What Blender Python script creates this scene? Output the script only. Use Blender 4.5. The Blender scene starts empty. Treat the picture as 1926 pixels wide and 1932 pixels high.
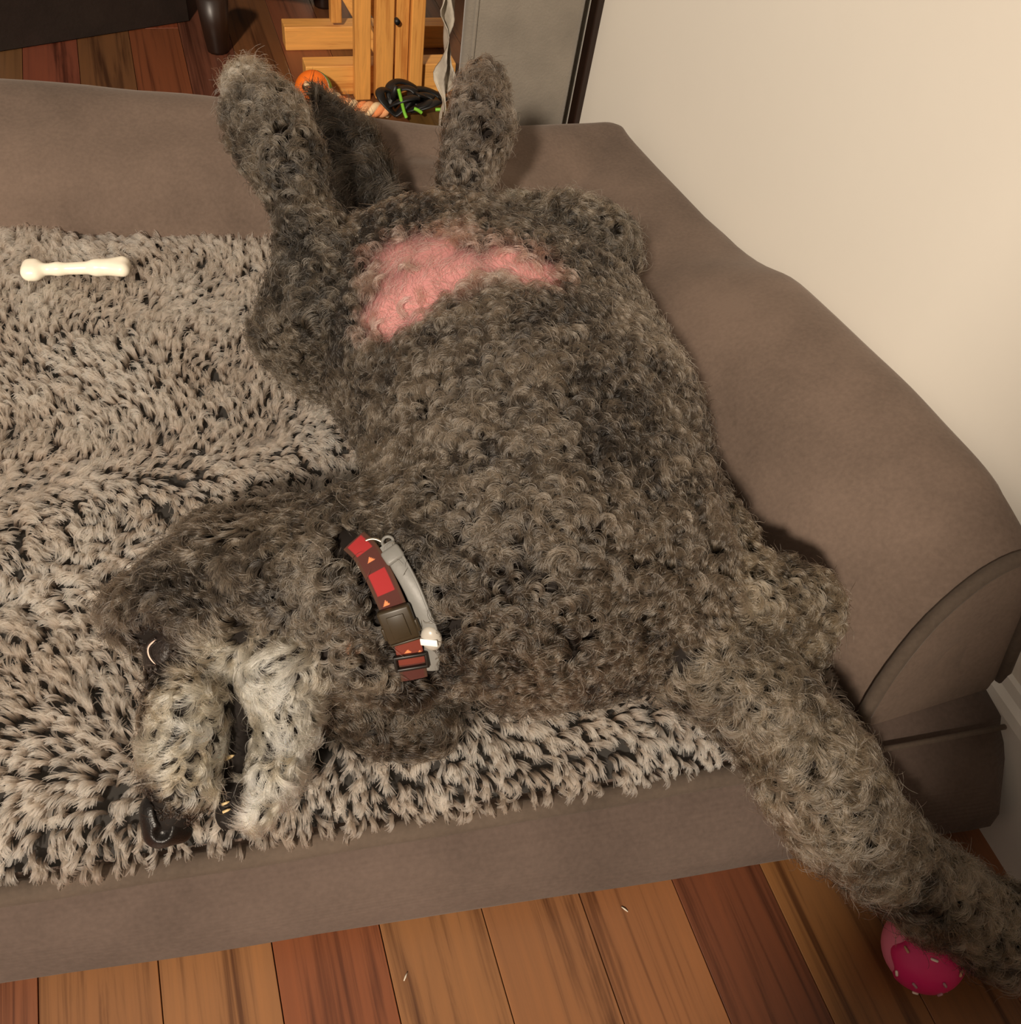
import bpy, bmesh, math, random
import numpy as np
from mathutils import Vector, Matrix
random.seed(7)
RNG = np.random.default_rng(11)
S = bpy.context.scene
COL = S.collection

# measured shapes of the dog, in metres, in the room's own frame
# (x to the right along the bed, y along the floor boards away from the viewer, z up)
# >>> dog
DOG = [
('body',(0.1866,0.2934,0.2150),0.0970,(0.2202,0.4082,0.2150),0.1118),
('body',(0.2202,0.4082,0.2150),0.1118,(0.2276,0.5040,0.2050),0.1136),
('body',(0.2276,0.5040,0.2050),0.1136,(0.2213,0.5953,0.1950),0.0954),
('body',(0.2420,0.2892,0.2050),0.0902,(0.2593,0.4046,0.2100),0.1021),
('body',(0.2593,0.4046,0.2100),0.1021,(0.2677,0.5019,0.2000),0.1019),
('body',(0.2677,0.5019,0.2000),0.1019,(0.2640,0.5943,0.1900),0.0848),
('body',(0.1504,0.3159,0.2050),0.0715,(0.1883,0.4193,0.2100),0.0786),
('body',(0.1883,0.4193,0.2100),0.0786,(0.1926,0.5157,0.2000),0.0973),
('body',(0.1926,0.5157,0.2000),0.0973,(0.1738,0.6091,0.1900),0.0826),
('body',(0.3291,0.3201,0.2050),0.0302,(0.3137,0.2753,0.2000),0.0409),
('body',(0.3137,0.2753,0.2000),0.0409,(0.3023,0.2177,0.1900),0.0290),
('body',(0.2750,0.2510,0.2000),0.0546,(0.2323,0.2524,0.2000),0.0514),
('hind',(0.1138,0.6069,0.2000),0.0776,(0.1032,0.6424,0.2380),0.0287),
('hind',(0.1032,0.6424,0.2380),0.0287,(0.0960,0.6819,0.2550),0.0167),
('hind',(0.0960,0.6819,0.2550),0.0167,(0.0900,0.7259,0.2750),0.0284),
('hind',(0.0900,0.7259,0.2750),0.0284,(0.0807,0.7624,0.2900),0.0296),
('hind',(0.0807,0.7624,0.2900),0.0296,(0.0736,0.7920,0.3050),0.0166),
('hind',(0.2919,0.6289,0.2100),0.0509,(0.3190,0.5956,0.2500),0.0391),
('hind',(0.3190,0.5956,0.2500),0.0391,(0.3430,0.5807,0.2550),0.0358),
('shin',(0.3745,0.6618,0.2150),0.0261,(0.3188,0.6969,0.2050),0.0227),
('shin',(0.3188,0.6969,0.2050),0.0227,(0.2716,0.7285,0.2000),0.0141),
('foot',(0.2659,0.7265,0.2050),0.0146,(0.2720,0.7450,0.2350),0.0191),
('foot',(0.2720,0.7450,0.2350),0.0191,(0.2949,0.7800,0.2650),0.0246),
('foot',(0.2949,0.7800,0.2650),0.0246,(0.3090,0.8193,0.2850),0.0151),
('tail',(0.1888,0.7219,0.1900),0.0138,(0.1806,0.7817,0.2000),0.0189),
('tail',(0.1806,0.7817,0.2000),0.0189,(0.1706,0.8371,0.2150),0.0206),
('tail',(0.1706,0.8371,0.2150),0.0206,(0.1560,0.8810,0.2350),0.0060),
('neck',(0.1216,0.3022,0.2150),0.0720,(0.0738,0.3080,0.2100),0.0581),
('neck',(0.0738,0.3080,0.2100),0.0581,(0.0243,0.3199,0.2000),0.0489),
('head',(0.0239,0.3178,0.2000),0.0489,(-0.0209,0.3320,0.1950),0.0451),
('head',(-0.0209,0.3320,0.1950),0.0451,(-0.0351,0.3311,0.1950),0.0410),
('head',(-0.0551,0.3215,0.2050),0.0270,(-0.0723,0.3247,0.2000),0.0200),
('head',(-0.0271,0.3850,0.1800),0.0232,(0.0339,0.3806,0.1800),0.0261),
('brow',(-0.0746,0.3336,0.2150),0.0097,(-0.0849,0.3260,0.2100),0.0075),
('head',(-0.0386,0.2956,0.2000),0.0346,(-0.0506,0.2800,0.1980),0.0253),
('muzzle',(-0.0559,0.2549,0.1980),0.0240,(-0.0619,0.2312,0.1900),0.0216),
('muzzle',(-0.0619,0.2312,0.1900),0.0216,(-0.0664,0.2102,0.1850),0.0186),
('muzzle',(-0.0664,0.2102,0.1850),0.0186,(-0.0724,0.1953,0.1800),0.0120),
('jaw',(0.0064,0.2659,0.2000),0.0287,(0.0028,0.2351,0.1900),0.0172),
('jaw',(0.0028,0.2351,0.1900),0.0172,(-0.0099,0.2071,0.1780),0.0138),
('jaw',(-0.0099,0.2071,0.1780),0.0138,(-0.0243,0.1863,0.1700),0.0079),
('mouth',(-0.0235,0.2627,0.1950),0.0082,(-0.0329,0.2267,0.1720),0.0102),
('mouth',(-0.0329,0.2267,0.1720),0.0102,(-0.0433,0.1916,0.1600),0.0087),
('ear',(0.0392,0.2551,0.1550),0.0179,(0.0645,0.2340,0.1500),0.0161),
('ear',(0.0645,0.2340,0.1500),0.0161,(0.0919,0.2213,0.1480),0.0154),
('neck',(0.0367,0.2733,0.1900),0.0277,(0.0862,0.2647,0.1900),0.0393),
('fore',(0.3167,0.2981,0.2100),0.0310,(0.3278,0.2301,0.2050),0.0339),
('fore',(0.3278,0.2301,0.2050),0.0339,(0.3737,0.2169,0.2000),0.0299),
('fore',(0.3225,0.2205,0.2000),0.0329,(0.3639,0.2042,0.1900),0.0250),
('long',(0.2888,0.1981,0.2000),0.0322,(0.3189,0.1571,0.1900),0.0273),
('long',(0.3189,0.1571,0.1900),0.0273,(0.3382,0.1126,0.1780),0.0298),
('long',(0.3382,0.1126,0.1780),0.0298,(0.3500,0.0809,0.1600),0.0283),
('long',(0.3500,0.0809,0.1600),0.0283,(0.3864,0.0503,0.1250),0.0244),
('long',(0.3864,0.0503,0.1250),0.0244,(0.4359,0.0136,0.0900),0.0241),
('long',(0.4359,0.0136,0.0900),0.0241,(0.4801,-0.0208,0.0700),0.0239),
('long',(0.4801,-0.0208,0.0700),0.0239,(0.5226,-0.0543,0.0550),0.0193),
]
MOUTH = [
((-0.0183,0.2410,0.2350),0.0044,(-0.0269,0.2255,0.2220),0.0057),
((-0.0269,0.2255,0.2220),0.0057,(-0.0311,0.2036,0.2120),0.0069),
((-0.0311,0.2036,0.2120),0.0069,(-0.0409,0.1762,0.1960),0.0081),
]
COLLAR = [(0.0607,0.2992,0.2786),(0.0658,0.2892,0.2784),(0.0699,0.2754,0.2749),(0.0736,0.2616,0.2674),(0.0774,0.2499,0.2562),(0.0810,0.2408,0.2422),(0.0823,0.2337,0.2312),(0.0830,0.2264,0.2189)]
FLEA = [(0.0786,0.2901,0.2810),(0.0829,0.2775,0.2789),(0.0877,0.2625,0.2729),(0.0914,0.2497,0.2637),(0.0951,0.2398,0.2526),(0.0958,0.2336,0.2371),(0.0939,0.2284,0.2229)]
EYE = [(-0.0675,0.2889,0.2144)]
EYE_SLIT = [(-0.0644,0.2913,0.2214),(-0.0685,0.2903,0.2153),(-0.0700,0.2849,0.2147),(-0.0687,0.2766,0.2168)]
TEETH = [(-0.0376,0.2199,0.1834),(-0.0437,0.1958,0.1726),(-0.0438,0.1915,0.1713)]
PINK = [(0.1563,0.5542,0.2896),(0.1772,0.5376,0.3047),(0.1824,0.4986,0.3138),(0.1537,0.5043,0.2979),(0.1322,0.4995,0.2816),(0.2198,0.4992,0.3224),(0.2357,0.4765,0.3223)]
NIPPLE = [(0.0488,0.2519,0.2300)]
CREAM = [(-0.0547,0.2330,0.2143),(-0.0531,0.2103,0.2019),(-0.0508,0.2469,0.2201),(-0.0063,0.2517,0.2194),(-0.0000,0.2197,0.2019),(-0.0135,0.1944,0.1869),(-0.0185,0.2704,0.2152),(-0.0315,0.1820,0.1690)]
PAW = [(0.0596,0.7915,0.3144)]
DRING = [(0.0694,0.2875,0.2749)]
SLITH = [(-0.0658,0.2871,0.2176)]
NOSE = [((-0.0813,0.1963,0.1800),0.0102),((-0.0769,0.1891,0.1780),0.0102),((-0.0825,0.1881,0.1740),0.0083),((-0.0696,0.1856,0.1720),0.0058),((-0.0818,0.2013,0.1850),0.0076)]
NOSTRIL = [((-0.0813,0.2020,0.1904),0.0016),((-0.0782,0.1923,0.1895),0.0022),((-0.0768,0.1855,0.1875),0.0028),((-0.0797,0.1831,0.1859),0.0046)]
CAM_ROT = ((0.9390,0.1782,-0.2943),(-0.3164,0.7831,-0.5353),(0.1351,0.5958,0.7917))
# <<< dog

# ------------------------------------------------------------------ camera, world, lights, exposure
cam = bpy.data.cameras.new('camera'); cam_o = bpy.data.objects.new('camera', cam); COL.objects.link(cam_o)
cam.sensor_fit = 'HORIZONTAL'; cam.sensor_width = 36.0; cam.lens = 1600.0/1926.0*36.0
cam.clip_start = 0.02
m4 = Matrix(CAM_ROT).to_4x4(); m4.translation = (0, 0, 0.72); cam_o.matrix_world = m4
S.camera = cam_o
S.view_settings.view_transform = 'Standard'; S.view_settings.look = 'None'
S.view_settings.exposure = 0.0; S.view_settings.gamma = 1.0; S.view_settings.use_curve_mapping = False
S.render.hair_subdiv = 2
S.cycles.max_bounces = 8; S.cycles.diffuse_bounces = 3; S.cycles.glossy_bounces = 3; S.cycles.transmission_bounces = 7
S.cycles.adaptive_threshold = 0.025
w = bpy.data.worlds.new('world'); S.world = w; w.use_nodes = True
w.node_tree.nodes['Background'].inputs[0].default_value = (1.0, 0.86, 0.72, 1)
w.node_tree.nodes['Background'].inputs[1].default_value = 0.27

def area(name, loc, target, size, power, color):
    l = bpy.data.lights.new(name, 'AREA'); l.shape = 'DISK'; l.size = size; l.energy = power; l.color = color
    o = bpy.data.objects.new(name, l); COL.objects.link(o); o.location = loc
    o.rotation_euler = (Vector(target)-Vector(loc)).to_track_quat('-Z', 'Y').to_euler(); return o
area('room_lamp', (-1.3, -1.6, 2.2), (0.1, 0.6, 0.1), 0.25, 136.0, (1.0, 0.86, 0.70))

# ------------------------------------------------------------------ helpers
def srgb(r, g, b):
    f = lambda c: (c/255/12.92) if c/255 <= 0.04045 else ((c/255+0.055)/1.055)**2.4
    return (f(r), f(g), f(b), 1.0)

class NT:
    def __init__(self, name):
        self.m = bpy.data.materials.new(name); self.m.use_nodes = True; self.t = self.m.node_tree
        self.b = self.t.nodes['Principled BSDF']
    def n(self, kind, **kw):
        x = self.t.nodes.new(kind)
        for k, v in kw.items():
            if k in x.inputs.keys() if isinstance(k, str) else False: x.inputs[k].default_value = v
            else: setattr(x, k, v)
        return x
    def l(self, a, b): self.t.links.new(a, b)
    def ramp(self, stops):
        r = self.t.nodes.new('ShaderNodeValToRGB'); e = r.color_ramp.elements
        while len(e) < len(stops): e.new(0.5)
        for el, (p, c) in zip(e, stops): el.position = p; el.color = c
        return r

def plain(name, col, rough=0.6, metal=0.0, spec=0.5, noise=0.0, nscale=40, bump=0.0, bscale=200, sheen=0.0):
    t = NT(name); b = t.b
    b.inputs['Base Color'].default_value = col; b.inputs['Roughness'].default_value = rough
    b.inputs['Metallic'].default_value = metal; b.inputs['Specular IOR Level'].default_value = spec
    b.inputs['Sheen Weight'].default_value = sheen
    tc = t.n('ShaderNodeTexCoord')
    if noise:
        nz = t.n('ShaderNodeTexNoise'); nz.inputs['Scale'].default_value = nscale; nz.inputs['Detail'].default_value = 5
        t.l(tc.outputs['Object'], nz.inputs['Vector'])
        lo = tuple(c*(1-noise) for c in col[:3])+(1,); hi = tuple(min(1, c*(1+noise)) for c in col[:3])+(1,)
        r = t.ramp([(0.3, lo), (0.7, hi)]); t.l(nz.outputs['Fac'], r.inputs['Fac']); t.l(r.outputs['Color'], b.inputs['Base Color'])
    if bump:
        nb = t.n('ShaderNodeTexNoise'); nb.inputs['Scale'].default_value = bscale; nb.inputs['Detail'].default_value = 3
        t.l(tc.outputs['Object'], nb.inputs['Vector'])
        bp = t.n('ShaderNodeBump'); bp.inputs['Strength'].default_value = bump; bp.inputs['Distance'].default_value = 0.002
        t.l(nb.outputs['Fac'], bp.inputs['Height']); t.l(bp.outputs['Normal'], b.inputs['Normal'])
    return t.m

def obj(name, data, mat=None, parent=None, smooth=True):
    if isinstance(data, bmesh.types.BMesh):
        bmesh.ops.recalc_face_normals(data, faces=data.faces)
        me = bpy.data.meshes.new(name); data.to_mesh(me); data.free()
    else: me = data
    if smooth and hasattr(me, 'polygons'): me.polygons.foreach_set('use_smooth', [True]*len(me.polygons))
    o = bpy.data.objects.new(name, me); COL.objects.link(o)
    if mat: me.materials.append(mat)
    if parent: o.parent = parent
    return o
def tag(o, label=None, cat=None, group=None, kind=None):
    for k, v in (('label', label), ('category', cat), ('group', group), ('kind', kind)):
        if v: o[k] = v
    return o
def empty(name, loc=(0, 0, 0)):
    o = bpy.data.objects.new(name, None); COL.objects.link(o); o.location = loc; o.empty_display_size = 0.05
    return o
def put(o, parent):            # parent an object built in world coordinates under an Empty that has been moved
    o.parent = parent; o.matrix_parent_inverse = Matrix.Translation(-Vector(parent.location)); return o

def add_box(bm, c, s, rot=None, bevel=0.0):
    r = bmesh.ops.create_cube(bm, size=1.0)
    M = Matrix.Translation(c) @ (rot.to_4x4() if rot else Matrix()) @ Matrix.Diagonal((*s, 1))
    bmesh.ops.transform(bm, matrix=M, verts=r['verts'])
    if bevel:
        es = {e for v in r['verts'] for e in v.link_edges}
        bmesh.ops.bevel(bm, geom=list(es), offset=bevel, segments=2, affect='EDGES', profile=0.5)
    return bm
def box(c, s, rot=None, bevel=0.0):
    return add_box(bmesh.new(), c, s, rot, bevel)
def catmull(pts, n):
    P = np.asarray(pts, float); k = len(P); t = np.linspace(0, k-1, n); out = []
    for x in t:
        i = min(int(x), k-2); f = x-i
        a, b, c, d = P[max(i-1, 0)], P[i], P[i+1], P[min(i+2, k-1)]
        out.append(0.5*((2*b)+(c-a)*f+(2*a-5*b+4*c-d)*f*f+(3*b-a-3*c+d)*f**3))
    return np.array(out)
def tube(pts, rad, seg=10, bm=None, cap=True, flat=1.0, up=(0, 0, 1)):
    bm = bm or bmesh.new(); P = [Vector(p) for p in pts]; n = len(P); rings = []
    rr = [float(q) for q in rad] if hasattr(rad, '__len__') else [float(rad)]*n
    for i, p in enumerate(P):
        t = (P[min(i+1, n-1)]-P[max(i-1, 0)]).normalized(); u = Vector(up)
        s = t.cross(u); s = s.normalized() if s.length > 1e-4 else t.orthogonal().normalized(); v = s.cross(t)
        rings.append([bm.verts.new(p+rr[i]*(math.cos(a)*s+flat*math.sin(a)*v)) for a in [2*math.pi*j/seg for j in range(seg)]])
    for a, b in zip(rings[:-1], rings[1:]):
        for j in range(seg): bm.faces.new((a[j], a[(j+1) % seg], b[(j+1) % seg], b[j]))
    if cap: bm.faces.new(rings[0]); bm.faces.new(rings[-1][::-1])
    return bm
def loft(sections, bm=None, closed=True, caps=True):
    bm = bm or bmesh.new(); rings = [[bm.verts.new(p) for p in s] for s in sections]; k = len(rings[0])
    for a, b in zip(rings[:-1], rings[1:]):
        for j in range(k if closed else k-1): bm.faces.new((a[j], a[(j+1) % k], b[(j+1) % k], b[j]))
    if caps and closed: bm.faces.new(rings[0]); bm.faces.new(rings[-1][::-1])
    return bm
def np_mesh(name, V, Fq):
    me = bpy.data.meshes.new(name); me.vertices.add(len(V)); me.vertices.foreach_set('co', np.asarray(V, np.float32).ravel())
    k = Fq.shape[1]; me.loops.add(Fq.size); me.loops.foreach_set('vertex_index', Fq.ravel().astype(np.int32))
    me.polygons.add(len(Fq)); me.polygons.foreach_set('loop_start', np.arange(0, Fq.size, k, dtype=np.int32))
    me.update(calc_edges=True); me.validate(); return me

# --- smooth solid modelling: rounded cones blended into one surface on a grid (surface nets)
def rcone(p, a, ra, b, rb):
    a = np.asarray(a); b = np.asarray(b); pa = p-a; ba = b-a
    h = np.clip(pa@ba/max(ba@ba, 1e-12), 0, 1)
    return np.linalg.norm(pa-h[..., None]*ba, axis=-1)-(ra+(rb-ra)*h)
def smin(d, x, k):
    h = np.maximum(k-np.abs(d-x), 0)/k; return np.minimum(d, x)-h*h*k*0.25
def smax(d, x, k): return -smin(-d, -x, k)
def surface_nets(f, org, h):
    nx, ny, nz = f.shape; ins = f < 0
    cx = (nx-1, ny-1, nz-1); cnt = np.zeros(cx, np.int8); acc = np.zeros(cx+(3,), np.float32)
    c = [(i, j, k) for i in (0, 1) for j in (0, 1) for k in (0, 1)]
    sl = lambda o: f[o[0]:o[0]+nx-1, o[1]:o[1]+ny-1, o[2]:o[2]+nz-1]
    for a in c:
        for ax in range(3):
            if a[ax]: continue
            b = list(a); b[ax] = 1; fa, fb = sl(a), sl(b); x = (fa < 0) != (fb < 0)
            t = fa[x]/(fa[x]-fb[x]); p = np.empty((t.size, 3), np.float32); p[:] = a; p[:, ax] = t
            acc[x] += p; cnt[x] += 1
    on = cnt > 0; idx = np.full(cx, -1, np.int64); idx[on] = np.arange(on.sum())
    V = (np.argwhere(on)+acc[on]/cnt[on][:, None])*h+np.asarray(org)
    Q = []
    for ax in range(3):
        o1, o2 = (ax+1) % 3, (ax+2) % 3
        lo = [slice(1, -1)]*3; lo[ax] = slice(0, -1); hi = list(lo); hi[ax] = slice(1, None)
        A, B = ins[tuple(lo)], ins[tuple(hi)]; e = np.argwhere(A != B)
        off = np.array([1, 1, 1]); off[ax] = 0; e = e+off; flip = f[tuple(e.T)] < 0
        def cell(d1, d2):
            q = e.copy(); q[:, o1] -= d1; q[:, o2] -= d2; return idx[tuple(q.T)]
        q = np.stack([cell(1, 1), cell(0, 1), cell(0, 0), cell(1, 0)], 1)
        q[~flip] = q[~flip][:, ::-1]; Q.append(q)
    return V, np.concatenate(Q)
def solid(parts, sub, h, k, kf=None, ksub=0.004):
    P = np.array([x for (_, a, ra, b, rb) in parts for x in (np.array(a)-ra, np.array(a)+ra, np.array(b)-rb, np.array(b)+rb)])
    lo, hi = P.min(0)-4*h, P.max(0)+4*h; n = np.ceil((hi-lo)/h).astype(int)+1
    g = [lo[i]+h*np.arange(n[i]) for i in range(3)]
    f = np.full(n, 1.0, np.float32)
    for (reg, a, ra, b, rb) in parts:          # each cone is evaluated only near itself
        pad = 0.03; r = max(ra, rb)+pad
        l = np.maximum(((np.minimum(a, b)-r-lo)/h).astype(int), 0); u = np.minimum(((np.maximum(a, b)+r-lo)/h).astype(int)+2, n)
        s = tuple(slice(l[i], u[i]) for i in range(3))
        G = np.stack(np.meshgrid(*(g[i][s[i]] for i in range(3)), indexing='ij'), -1)
        f[s] = smin(f[s], rcone(G, a, ra, b, rb), kf(reg) if kf else k)
    for (a, ra, b, rb) in sub:
        r = max(ra, rb)+0.02
        l = np.maximum(((np.minimum(a, b)-r-lo)/h).astype(int), 0); u = np.minimum(((np.maximum(a, b)+r-lo)/h).astype(int)+2, n)
        s = tuple(slice(l[i], u[i]) for i in range(3))
        G = np.stack(np.meshgrid(*(g[i][s[i]] for i in range(3)), indexing='ij'), -1)
        f[s] = smax(f[s], -rcone(G, a, ra, b, rb), ksub)
    return surface_nets(f, lo, h)

# smooth value noise on points, numpy only
_PERM = np.random.default_rng(5).random((32, 32, 32)).astype(np.float32)
def vnoise(P, scale, seed=0):
    q = np.asarray(P)*scale+seed*7.31+100; i = np.floor(q).astype(int); f = q-i; f = f*f*(3-2*f); out = 0
    for dx in (0, 1):
        for dy in (0, 1):
            for dz in (0, 1):
                wgt = (f[:, 0] if dx else 1-f[:, 0])*(f[:, 1] if dy else 1-f[:, 1])*(f[:, 2] if dz else 1-f[:, 2])
                out = out+wgt*_PERM[(i[:, 0]+dx) % 32, (i[:, 1]+dy) % 32, (i[:, 2]+dz) % 32]
    return out
def unit(v): return v/np.maximum(np.linalg.norm(v, axis=-1, keepdims=True), 1e-9)

# ------------------------------------------------------------------ materials
M = {}
M['wall'] = plain('cream_paint', srgb(240, 233, 221), 0.75, spec=0.3, noise=0.02, nscale=3, bump=0.05, bscale=60)
M['white'] = plain('white_gloss_paint', srgb(236, 232, 224), 0.35, noise=0.02, nscale=8)
def suede(name, col, rib=False):
    t = NT(name); b = t.b; tc = t.n('ShaderNodeTexCoord')
    n1 = t.n('ShaderNodeTexNoise'); n1.inputs['Scale'].default_value = 7; n1.inputs['Detail'].default_value = 3; n1.inputs['Roughness'].default_value = 0.55
    n2 = t.n('ShaderNodeTexNoise'); n2.inputs['Scale'].default_value = 260; n2.inputs['Detail'].default_value = 3
    t.l(tc.outputs['Object'], n1.inputs['Vector']); t.l(tc.outputs['Object'], n2.inputs['Vector'])
    mx = t.n('ShaderNodeMath', operation='MULTIPLY_ADD'); t.l(n2.outputs['Fac'], mx.inputs[0]); mx.inputs[1].default_value = 0.35; t.l(n1.outputs['Fac'], mx.inputs[2])
    lo = tuple(c*0.66 for c in col[:3])+(1,); hi = tuple(c*1.32 for c in col[:3])+(1,)
    r = t.ramp([(0.42, lo), (0.92, hi)]); t.l(mx.outputs[0], r.inputs['Fac']); t.l(r.outputs['Color'], b.inputs['Base Color'])
    b.inputs['Roughness'].default_value = 0.92; b.inputs['Specular IOR Level'].default_value = 0.15
    b.inputs['Sheen Weight'].default_value = 0.12; b.inputs['Sheen Roughness'].default_value = 0.5
    b.inputs['Sheen Tint'].default_value = (0.9, 0.8, 0.72, 1)
    bp = t.n('ShaderNodeBump'); bp.inputs['Strength'].default_value = 0.25; bp.inputs['Distance'].default_value = 0.001
    if rib:
        wv = t.n('ShaderNodeTexWave', wave_type='BANDS', bands_direction='Z'); wv.inputs['Scale'].default_value = 150; wv.inputs['Distortion'].default_value = 1.2
        t.l(tc.outputs['Object'], wv.inputs['Vector'])
        ad = t.n('ShaderNodeMath', operation='MULTIPLY_ADD'); t.l(wv.outputs['Fac'], ad.inputs[0]); ad.inputs[1].default_value = 0.6; t.l(n2.outputs['Fac'], ad.inputs[2])
        t.l(ad.outputs[0], bp.inputs['Height'])
    else: t.l(n2.outputs['Fac'], bp.inputs['Height'])
    t.l(bp.outputs['Normal'], b.inputs['Normal']); return t.m
M['suede'] = suede('taupe_suede', srgb(103, 88, 78))
M['knit'] = suede('ribbed_taupe_fabric', srgb(88, 75, 68), rib=True)
M['piping'] = suede('taupe_piping', srgb(84, 73, 64))
M['mat_base'] = plain('mat_backing', srgb(52, 50, 48), 0.95, spec=0.1)
def wood(name, tint=True, base=None, scale=(1, 1, 1), dark=0.5, rough=0.35):
    t = NT(name); b = t.b; tc = t.n('ShaderNodeTexCoord'); oi = t.n('ShaderNodeObjectInfo')
    mp = t.n('ShaderNodeMapping'); t.l(tc.outputs['Object'], mp.inputs['Vector']); mp.inputs['Scale'].default_value = scale
    cmb = t.n('ShaderNodeVectorMath', operation='ADD'); t.l(mp.outputs['Vector'], cmb.inputs[0])
    rnd = t.n('ShaderNodeVectorMath', operation='SCALE'); rnd.inputs[0].default_value = (37, 19, 23); t.l(oi.outputs['Random'], rnd.inputs['Scale']); t.l(rnd.outputs['Vector'], cmb.inputs[1])
    g = t.n('ShaderNodeTexNoise'); g.inputs['Scale'].default_value = 1; g.inputs['Detail'].default_value = 6; g.inputs['Roughness'].default_value = 0.65; g.inputs['Distortion'].default_value = 0.9
    t.l(cmb.outputs['Vector'], g.inputs['Vector'])
    f1 = t.n('ShaderNodeVectorMath', operation='MULTIPLY'); t.l(cmb.outputs['Vector'], f1.inputs[0]); f1.inputs[1].default_value = tuple(6.0 if q > 5 and q == max(scale) else 1.2 for q in scale)
    g2 = t.n('ShaderNodeTexNoise'); g2.inputs['Scale'].default_value = 1; g2.inputs['Detail'].default_value = 4; g2.inputs['Roughness'].default_value = 0.6
    t.l(f1.outputs['Vector'], g2.inputs['Vector'])
    ad = t.n('ShaderNodeMath', operation='MULTIPLY_ADD'); t.l(g2.outputs['Fac'], ad.inputs[0]); ad.inputs[1].default_value = 0.55; t.l(g.outputs['Fac'], ad.inputs[2])
    r = t.ramp([(0.58, (dark, dark*0.82, dark*0.7, 1)), (0.76, (1, 1, 1, 1)), (1.0, (1.22, 1.18, 1.1, 1))]); t.l(ad.outputs[0], r.inputs['Fac'])
    mul = t.n('ShaderNodeMix', data_type='RGBA', blend_type='MULTIPLY'); mul.inputs['Factor'].default_value = 1
    if tint: t.l(oi.outputs['Color'], mul.inputs[6])
    else: mul.inputs[6].default_value = base
    t.l(r.outputs['Color'], mul.inputs[7]); t.l(mul.outputs[2], b.inputs['Base Color'])
    b.inputs['Roughness'].default_value = rough; b.inputs['Coat Weight'].default_value = 0.12; b.inputs['Coat Roughness'].default_value = 0.3
    bp = t.n('ShaderNodeBump'); bp.inputs['Strength'].default_value = 0.12; bp.inputs['Distance'].default_value = 0.001
    t.l(g.outputs['Fac'], bp.inputs['Height']); t.l(bp.outputs['Normal'], b.inputs['Normal'])
    return t.m
M['plank'] = wood('pine_floor_plank', True, None, (30, 1.6, 10), dark=0.36, rough=0.42)
M['pine'] = wood('honey_pine', False, srgb(222, 158, 82), (60, 60, 6), dark=0.72, rough=0.45)
M['pine_h'] = wood('honey_pine_rail', False, srgb(226, 164, 88), (6, 60, 60), dark=0.75, rough=0.45)
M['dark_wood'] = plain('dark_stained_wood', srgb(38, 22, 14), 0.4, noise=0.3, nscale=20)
M['dark_leather'] = plain('dark_brown_leather', srgb(34, 26, 22), 0.5, noise=0.2, nscale=30, bump=0.2)
M['red_leather'] = plain('red_brown_leather', srgb(96, 48, 32), 0.45, noise=0.2, nscale=12, bump=0.15)
M['grey_fabric'] = plain('grey_upholstery', srgb(134, 126, 115), 0.9, spec=0.15, noise=0.16, nscale=14, bump=0.3, bscale=300, sheen=0.3)
M['white_fabric'] = plain('pale_throw', srgb(196, 186, 170), 0.9, noise=0.2, nscale=25, bump=0.3)
M['black'] = plain('black_rubber', srgb(22, 22, 22), 0.5)

# ------------------------------------------------------------------ the room
floor = obj('floor', box((0.0, 1.2, -0.03), (3.2, 5.2, 0.03)), plain('subfloor', srgb(40, 24, 14), 0.9), smooth=False); tag(floor, kind='structure')
PITCH, X0 = 0.0792, -0.197
tones = {-1: (120, 72, 46), 0: (130, 88, 54), 1: (136, 93, 57), 2: (120, 68, 40), 3: (132, 90, 55), 4: (126, 84, 52), 5: (126, 82, 50),
         6: (96, 54, 34), 7: (130, 88, 50), 8: (124, 82, 48), 9: (124, 77, 45)}
pm = {}
for i in range(-13, 10):
    r = random.Random(i*13+5)
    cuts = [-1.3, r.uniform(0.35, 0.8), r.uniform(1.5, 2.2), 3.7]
    for (a, b) in zip(cuts[:-1], cuts[1:]):
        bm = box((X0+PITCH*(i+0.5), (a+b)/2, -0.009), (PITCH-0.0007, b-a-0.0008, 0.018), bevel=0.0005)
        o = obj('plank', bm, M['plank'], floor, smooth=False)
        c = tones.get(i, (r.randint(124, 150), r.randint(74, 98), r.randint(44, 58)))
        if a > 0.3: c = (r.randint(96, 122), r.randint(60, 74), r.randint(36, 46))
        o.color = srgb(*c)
WX = 0.585
tag(obj('wall_right', box((WX+0.05, 0.9, 1.2), (0.1, 4.6, 2.4)), M['wall'], smooth=False), kind='structure')
tag(obj('wall_back', box((-0.4, 3.25, 1.2), (2.4, 0.1, 2.4)), M['wall'], smooth=False), kind='structure')
# unseen partition added behind the viewer: blocks the lamp to shade the right
tag(obj('shade_wall', box((0.2475, -0.61, 1.2), (0.985, 0.1, 2.4)), M['wall'], smooth=False), kind='structure')
tag(obj('gap_shade_1', box((WX-0.004, 1.135, 0.5), (0.012, 0.022, 1.0), bevel=0.002), M['dark_wood'], smooth=False), kind='structure')  # dark strip added to paint the shaded gap beside the grey seat
bb = bmesh.new()
prof = [(0.0, 0.0), (-0.013, 0.0), (-0.013, 0.105), (-0.011, 0.113), (-0.006, 0.118), (-0.004, 0.126), (0.0, 0.128)]
loft([[(WX+x, y, z) for x, z in prof] for y in (-0.56, 0.9)], bb)
tag(obj('baseboard_right', bb, M['white'], smooth=False), kind='structure')

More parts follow.
